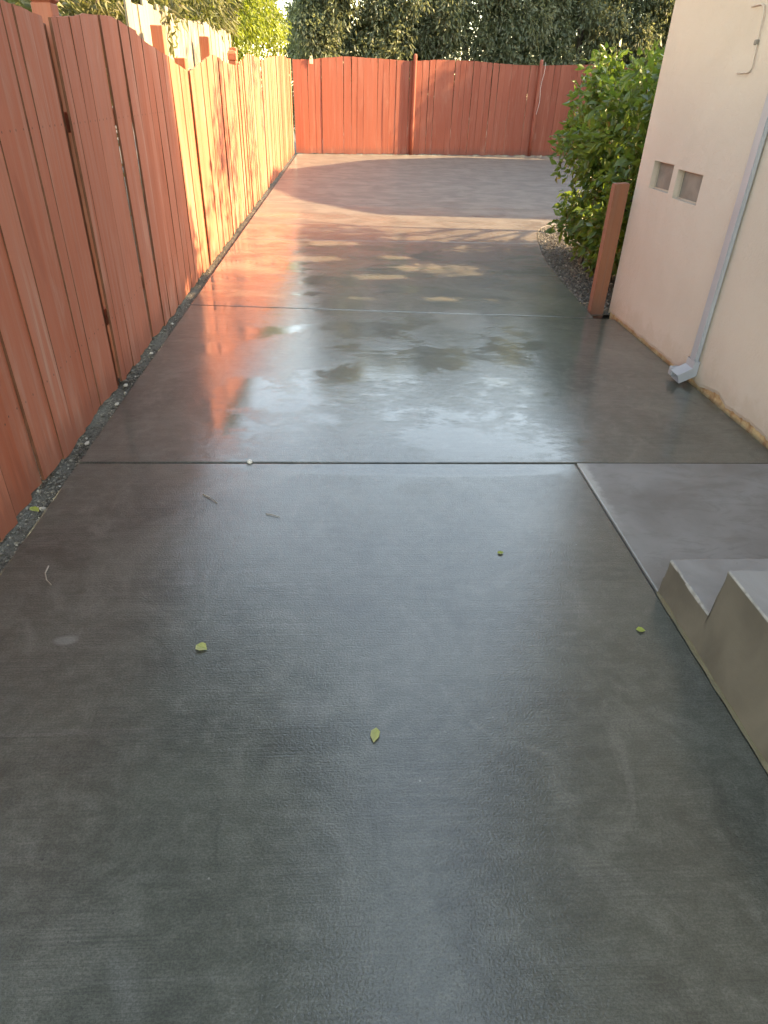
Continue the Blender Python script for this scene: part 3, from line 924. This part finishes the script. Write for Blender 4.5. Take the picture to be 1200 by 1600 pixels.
def tree(name, label, cat, base, height, clumps, mat, per, L, W, hang=0.4, squash=(1, 1, 1), trunk_r=0.12, group=None, limbs=10, lean=(0, 0), crown='crown', flt=None, sun_gaps=False):
    t = empty(name, base)
    tag(t, label, cat, group)
    B = np.array(base)
    V, F = [], []
    top = Vector((lean[0], lean[1], height))
    tp = [Vector((0, 0, -0.1)), Vector((lean[0] * 0.2 + 0.05, lean[1] * 0.2, height * 0.25)), Vector((lean[0] * 0.5 - 0.04, lean[1] * 0.5, height * 0.55)), top]
    tube_data(tp, [trunk_r * 1.3, trunk_r, trunk_r * 0.75, trunk_r * 0.3], 9, V, F)
    for c, r in [clumps[i] for i in rng.permutation(len(clumps))[:limbs]]:
        q = Vector(tuple(np.array(c) - B))
        a = max(0.15, min(0.9, (q.z / height) * 0.65))
        st = tp[1].lerp(top, a) if a > 0.3 else tp[0].lerp(tp[2], a)
        mid = st.lerp(q, 0.5) + Vector((0, 0, 0.12 * (q - st).length))
        tube_data([st, mid, q], [trunk_r * 0.42, trunk_r * 0.27, trunk_r * 0.09], 6, V, F)
    link('trunk', mesh_py('trunk', V, F), M['bark'], t, None, True)
    P, D = clump_points(clumps, per, hang, squash)
    if sun_gaps:
        k_ = gap_mask(P, D, L)
        P, D = P[k_], D[k_]
    if flt is not None:
        k_ = flt(P)
        P, D = P[k_], D[k_]
    N = len(P)
    ls = rng.uniform(0.7, 1.25, N)
    m = leaf_cloud(crown, P - B, D, L * ls, W * ls)
    link(crown, m, mat, t)
    return t

# tall evergreens behind the back fence
hed = [(-2.3, 6.4, 'leftmost dark evergreen behind the back fence, beside the gap of sky'),
       (-0.2, 7.9, 'dark evergreen behind the left corner of the back fence'),
       (1.7, 7.0, 'dark evergreen behind the left post of the back fence'),
       (3.5, 8.3, 'dark evergreen behind the middle of the back fence between its two posts'),
       (5.3, 7.4, 'dark evergreen behind the right post of the back fence'),
       (7.2, 8.0, 'dark evergreen behind the back fence above the green bush'),
       (9.4, 6.6, 'rightmost dark evergreen behind the back fence next to the house corner'),
       (11.2, 8.2, 'unseen dark evergreen added behind the house to shade the back fence')]
for i, (x, h, lab) in enumerate(hed):
    if i == 0: x, h = -0.9, 5.2
    y = bf_y(x) + 1.55 + random.uniform(-0.2, 0.35)
    if i == 7: y = 21.9  # unseen extra tree, placed to throw shade on the back fence
    cl = []
    for k_ in range(135 if i in (1, 2, 3) else 140):
        z = 0.9 + (h - 1.2) * rng.random()
        rr = 1.25 * (1.0 - 0.55 * max(0, (z / h - 0.45)) / 0.55)
        a = rng.uniform(0, 6.28)
        q = rr * rng.random() ** 0.5
        cl.append((np.array([x + math.cos(a) * q * 1.05, y + math.sin(a) * q * 1.05, z]), rng.uniform(0.28, 0.55)))
    if i == 0:
        cl = [c for c in cl if c[0][0] > -1.15]
    tree('evergreen_tree', lab, 'tree', (x, y, -0.05), h * 0.92, cl, M['hedge'], 1900, 0.125, 0.048, 1.0, (1, 1, 1.35), 0.10, 'evergreens behind the back fence', 14,
         flt=lambda P: (P[:, 1] > BA.y + (P[:, 0] - BA.x) * BD.y / BD.x + 0.12) | (P[:, 0] > 9.6))

# bright shrub spilling over the side fence, shrubs behind the pale fence, dark shrub nearest
def left_of(x): return lambda P: P[:, 0] < x
cl = rand_clumps((-2.45, 15.6, 2.7), (0.85, 3.6, 1.5), 90, 0.22, 0.5)
cl += [(np.array([-1.62 + rng.uniform(-0.12, 0.2), rng.uniform(14.0, 19.2), rng.uniform(2.1, 3.3)]), rng.uniform(0.18, 0.34)) for _ in range(34)]
tree('leafy_shrub', 'bright yellow-green shrub spilling over the far part of the red side fence', 'shrub', (-2.5, 15.6, -0.05), 3.4, cl, M['vine'], 1900, 0.095, 0.034, 0.9, (1, 1, 1.2), 0.08, None, 16,
     flt=lambda P: (P[:, 0] < -1.44) | (P[:, 2] > 2.17))
cl = rand_clumps((-2.75, 10.2, 2.55), (0.75, 3.2, 1.3), 80, 0.2, 0.45)
cl += [(np.array([-1.68, rng.uniform(8.4, 12.4), rng.uniform(2.2, 2.75)]), rng.uniform(0.12, 0.24)) for _ in range(26)]
cl += [(np.array([-1.56, y, z]), 0.10) for y, z in ((7.4, 2.02), (7.42, 1.9), (7.5, 1.8), (7.45, 2.12), (8.0, 2.1), (9.3, 2.1))]
tree('leafy_shrub', 'olive green shrub growing over the top of the weathered pale fence', 'shrub', (-2.75, 10.2, -0.05), 3.2, cl, M['vinedull'], 1900, 0.11, 0.03, 0.8, (1, 1, 1.2), 0.07, None, 16,
     flt=lambda P: (P[:, 0] < -1.62) | (P[:, 2] > 2.1) | ((P[:, 1] < 8.3) & (P[:, 0] < -1.5)))
cl = rand_clumps((-2.35, 4.9, 1.35), (0.62, 1.15, 0.85), 46, 0.18, 0.34)
tree('leafy_shrub', 'dark shaded shrub behind the nearest panel of the red side fence', 'shrub', (-2.35, 4.9, -0.05), 2.0, cl, M['vinedull'], 1700, 0.09, 0.035, 0.4, (1, 1, 1), 0.05, None, 10, flt=left_of(-1.46))

# broad tree in the neighbouring yard whose crown hangs over the drive
cl = rand_clumps((-2.9, 3.6, 7.8), (2.5, 5.4, 2.9), 215, 0.55, 0.95, 4.9)
cl += rand_clumps((-0.85, 3.6, 7.2), (0.6, 4.4, 2.1), 80, 0.35, 0.6, 5.0)
tree('shade_tree', 'tall broad-leaved tree standing beyond the red side fence, mirrored in the wet concrete', 'tree', (-4.2, 4.4, -0.05), 7.8, cl, M['canopy'], 240, 0.22, 0.12, 0.4, (1, 1, 0.9), 0.22, None, 18, (0.8, -0.2))

for tx, ty, hh, lab in ((-6.3, -1.2, 7.0, 'unseen broad tree added to block low sky beyond the red side fence, nearest the street'),
                        (-6.6, 11.5, 7.6, 'unseen broad tree added to block low sky beyond the weathered pale fence'),
                        (-6.2, 18.0, 8.0, 'unseen broad tree added to block low sky beyond the far end of the red side fence')):
    cl = rand_clumps((tx, ty, hh * 0.62), (2.3, 2.9, hh * 0.36), 90, 0.5, 0.9)  # unseen trees added to cut low sky light from the left
    tree('shade_tree', lab, 'tree', (tx, ty, -0.05), hh * 0.85, cl, M['canopy'], 170, 0.24, 0.13, 0.4, (1, 1, 0.9), 0.18, 'added sky-blocking trees in the neighbouring yard', 14)

# tree in the yard behind the house: throws the dappled shade
cl = rand_clumps((6.3, 6.7, 2.9), (1.2, 1.35, 1.2), 22, 0.3, 0.5) + rand_clumps((6.3, 8.0, 4.1), (1.2, 1.25, 2.0), 34, 0.22, 0.46)
for _ in range(20):
    cl.append((np.array([rng.uniform(6.0, 7.0), rng.uniform(7.2, 12.6), rng.uniform(4.9, 6.4)]), rng.uniform(0.2, 0.38)))
lim = [(5.4, 5.0), (5.6, 4.75), (5.8, 4.35), (6.0, 3.95), (6.25, 3.5), (6.6, 3.0)]
for _ in range(46):
    y = rng.uniform(5.45, 6.5)
    cl.append((np.array([rng.uniform(4.7, 5.3), y, rng.uniform(2.2, interp(lim, y) - 0.05)]), rng.uniform(0.2, 0.32)))
tree('yard_tree', 'leafy tree behind the house that throws dappled shade on the driveway', 'tree', (6.6, 9.0, -0.05), 4.6, cl, M['canopy'], 330, 0.14, 0.075, 0.4, (1, 1, 1), 0.07, None, 8, sun_gaps=True)

# unseen house added behind the yard, outline shaped to throw the court shadow
nb = empty('shadow_caster_house', (10.2, 9.9, 0))
tag(nb, 'unseen gabled house added beyond the yard on the right to cast the court shadow', 'house')
ta = math.tan(R(SUN_EL))
Xc = 10.2
def hz_(x): return (Xc - x) * ta
gab = [(9.86, 0), (9.86, hz_(0.75)), (10.1, hz_(0.45)), (11.15, hz_(-0.5)), (13.6, hz_(-1.5)), (15.7, hz_(-1.05)), (16.5, hz_(-0.5)), (18.66, hz_(0.87)), (20.3, hz_(3.4)), (20.3, 0)]
bm = bmesh.new()
va = [bm.verts.new((Xc, y, z)) for y, z in gab]
vb = [bm.verts.new((Xc + 6, y, z)) for y, z in gab]
bm.faces.new(va)
bm.faces.new(list(reversed(vb)))
for i in range(len(gab)):
    j = (i + 1) % len(gab)
    bm.faces.new((va[i], vb[i], vb[j], va[j]))
m = mesh_bm('wall', bm)
m.transform(Matrix.Translation((-10.2, -9.9, 0)))
link('wall', m, M['siding'], nb)
V, F = [], []
rp = gab[1:-1]
for y, z in rp:
    V += [(Xc - 0.06, y, z + 0.02), (Xc + 6.1, y, z + 0.02), (Xc - 0.06, y, z + 0.10), (Xc + 6.1, y, z + 0.10)]
for i in range(len(rp) - 1):
    b = i * 4
    F += [(b, b + 4, b + 5, b + 1), (b + 2, b + 3, b + 7, b + 6), (b, b + 2, b + 6, b + 4), (b + 1, b + 5, b + 7, b + 3)]
e = (len(rp) - 1) * 4
F += [(0, 1, 3, 2), (e, e + 2, e + 3, e + 1)]
m = mesh_py('roof', V, F)
m.transform(Matrix.Translation((-10.2, -9.9, 0)))
link('roof', m, M['roof'], nb)

# ---------------------------------------------------------------- broad-leaved bush by the house corner
def big_leaf(name, L, W, fold, curl):
    V = [(0, 0, 0), (0.28 * L, 0.42 * W, fold * W), (0.62 * L, 0.40 * W, fold * W - curl * L * 0.4), (L, 0, -curl * L), (0.62 * L, -0.40 * W, fold * W - curl * L * 0.4), (0.28 * L, -0.42 * W, fold * W), (0.28 * L, 0, 0.0), (0.62 * L, 0, -curl * L * 0.35)]
    F = [(0, 6, 1), (6, 7, 2, 1), (7, 3, 2), (0, 5, 6), (6, 5, 4, 7), (7, 4, 3)]
    m = mesh_py(name, V, F)
    m.materials.append(M['bush'])
    return m
leaf_kinds = [big_leaf('leaf', 1.0, 0.52, 0.2, 0.12), big_leaf('leaf', 1.0, 0.44, 0.28, 0.25), big_leaf('leaf', 1.0, 0.6, 0.12, 0.3)]
bush = empty('broadleaf_bush', (2.75, 7.0, 0))
tag(bush, 'tall glossy green bush growing from the gravel bed at the house corner', 'bush')
BB = np.array([2.75, 7.0, 0.0])
prof_b = [(0.15, 2.50), (0.35, 2.28), (0.55, 2.16), (0.9, 2.10), (1.25, 2.07), (1.5, 2.10), (1.7, 2.20), (1.82, 2.45), (1.95, 2.8)]   # left outline by height
cl = []
while len(cl) < 235:
    z = rng.uniform(0.20, 1.84)
    y = rng.uniform(5.62, 8.3)
    if z < 0.45 and y > 7.9: continue
    xl = interp(prof_b, z) + 0.29 + 0.10 * max(0, y - 7.4) + 0.25 * max(0, 6.2 - y)
    x = xl + rng.random() ** 1.4 * 1.05
    cl.append((np.array([x, y, z]), rng.uniform(0.13, 0.24)))
for _ in range(34):
    cl.append((np.array([rng.uniform(2.42, 2.95), rng.uniform(5.95, 7.5), rng.uniform(0.10, 0.5)]), rng.uniform(0.12, 0.2)))
P, D = clump_points(cl, 1900, 0.25, (1, 1, 1), 0.2)
D[:, 1] -= 0.25
D[:, 0] -= 0.15
kmask = ~((P[:, 1] < HY + 0.06)) & (P[:, 2] > 0.02)
kmask &= ~((np.abs(P[:, 0] - 2.12) < 0.12) & (np.abs(P[:, 1] - 5.43) < 0.14) & (P[:, 2] < 1.0))
kmask &= gap_mask(P, D, 0.1) | (P[:, 2] < 0.6)
P, D = P[kmask], D[kmask]
V, F = [], []
for i in range(9):
    a = i / 9 * 6.28
    bx, by = 2.75 + 0.25 * math.cos(a), 7.0 + 0.6 * math.sin(a)
    q = cl[i * 11][0]
    tube_data([(bx - 2.75, by - 7.0, -0.05), ((bx + q[0]) / 2 - 2.75, (by + q[1]) / 2 - 7.0, q[2] * 0.55), (q[0] - 2.75, q[1] - 7.0, q[2])], [0.022, 0.016, 0.007], 6, V, F)
for c, r in [q for q in cl[::7] if q[0][2] > 0.6]:
    q = Vector(tuple(c - BB))
    st = Vector((q.x * 0.4 + 0.15, q.y * 0.5, q.z * 0.55))
    tube_data([st, st.lerp(q, 0.5) + Vector((0, 0, 0.04)), q], [0.010, 0.007, 0.004], 5, V, F)
link('stems', mesh_py('stems', V, F), M['bark'], bush, None, True)
# leaves that show largest become parts of their own
camp = np.array([0, 0, 1.5])
score = (P[:, 0] - 2.75) * 1.0 + (P[:, 1] - 7.0) * 0.55 - (P[:, 2] - 1) * 0.15 + rng.normal(size=len(P)) * 0.12
idx = np.argsort(score)
nbig = 290
seln = idx[rng.permutation(int(len(idx) * 0.2))[:nbig]]
rest = np.setdiff1d(np.arange(len(P)), seln)
ls = rng.uniform(0.7, 1.2, len(rest))
mb = leaf_cloud('foliage', P[rest] - BB, D[rest], 0.098 * ls, 0.052 * ls, 0.2, 0.15)
tag(link('foliage', mb, M['bush'], bush), kind='stuff')
for n_, i in enumerate(seln):
    o = bpy.data.objects.new('leaf', leaf_kinds[n_ % 3])
    COL.objects.link(o)
    o.parent = bush
    d = Vector(tuple(D[i])).normalized()
    up_ = (Vector((-0.35, -0.45, 0.9)) + Vector(tuple(rng.normal(size=3) * 0.35))).normalized()
    yv = up_.cross(d).normalized()
    zv = d.cross(yv).normalized()
    sc = rng.uniform(0.09, 0.13)
    mt = Matrix((d, yv, zv)).transposed().to_4x4()
    o.matrix_local = Matrix.Translation(Vector(tuple(P[i] - BB))) @ mt @ Matrix.Scale(sc, 4)

# ---------------------------------------------------------------- fallen leaves and twigs
def fallen(x, y, L, W, rot, mat, label, z=0.004):
    m = big_leaf('fallen_leaf', L, W, 0.12, -0.06)
    m.materials.clear()
    o = link('fallen_leaf', m, mat, None, (x, y, z))
    o.rotation_euler = (0.04, 0.05, rot)
    tag(o, label, 'leaf', 'leaves fallen on the ground')
fallen(-0.475, 1.535, 0.044, 0.040, -0.5, M['fallen'], 'pale green curled leaf on the concrete left of centre')
fallen(0.085, 1.20, 0.052, 0.030, -1.75, M['fallen'], 'pale yellow-green oval leaf on the concrete, nearest of the fallen leaves')
fallen(0.59, 2.01, 0.028, 0.022, 0.2, M['fallengreen'], 'tiny yellow-green leaf on wet concrete left of the grey landing')
fallen(0.975, 1.575, 0.032, 0.028, -0.2, M['fallengreen'], 'small yellow-green leaf on concrete beside the steps')
fallen(-1.315, 2.37, 0.062, 0.034, -0.6, M['fallengreen'], 'green leaf lying in the gravel below the red side fence', -0.004)
def twig(pts, r, label):
    V, F = [], []
    c = Vector(pts[0])
    tube_data([Vector(p) - c for p in pts], [r * (1 - 0.5 * i / len(pts)) for i in range(len(pts))], 5, V, F)
    o = link('twig', mesh_py('twig', V, F), M['twig'], None, tuple(c))
    tag(o, label, 'twig', 'twigs fallen on the concrete')
twig([(-0.615, 2.455, 0.004), (-0.585, 2.43, 0.006), (-0.555, 2.40, 0.005), (-0.545, 2.385, 0.004)], 0.003, 'short dark twig on concrete just before the joint, right of two')
twig([(-1.085, 1.955, 0.004), (-1.08, 1.91, 0.005), (-1.06, 1.87, 0.006), (-1.035, 1.845, 0.004)], 0.003, 'thin curved pale twig on concrete near the left edge')
twig([(-0.33, 2.30, 0.003), (-0.30, 2.29, 0.004), (-0.27, 2.275, 0.003)], 0.002, 'tiny pale twig on concrete left of centre behind the leaves')
bm = bmesh.new()
bmesh.ops.create_icosphere(bm, subdivisions=2, radius=0.014)
for v in bm.verts:
    v.co *= 1 + 0.3 * noise.noise(v.co * 90)
    v.co.z *= 0.7
o = link('stone', mesh_bm('stone', bm), M['whitepaint'], None, (-0.45, 2.752, 0.006), True)
tag(o, 'small white pebble lodged in the dark joint across the slab', 'stone', 'pale stones in the gravel strip')
del o['group']
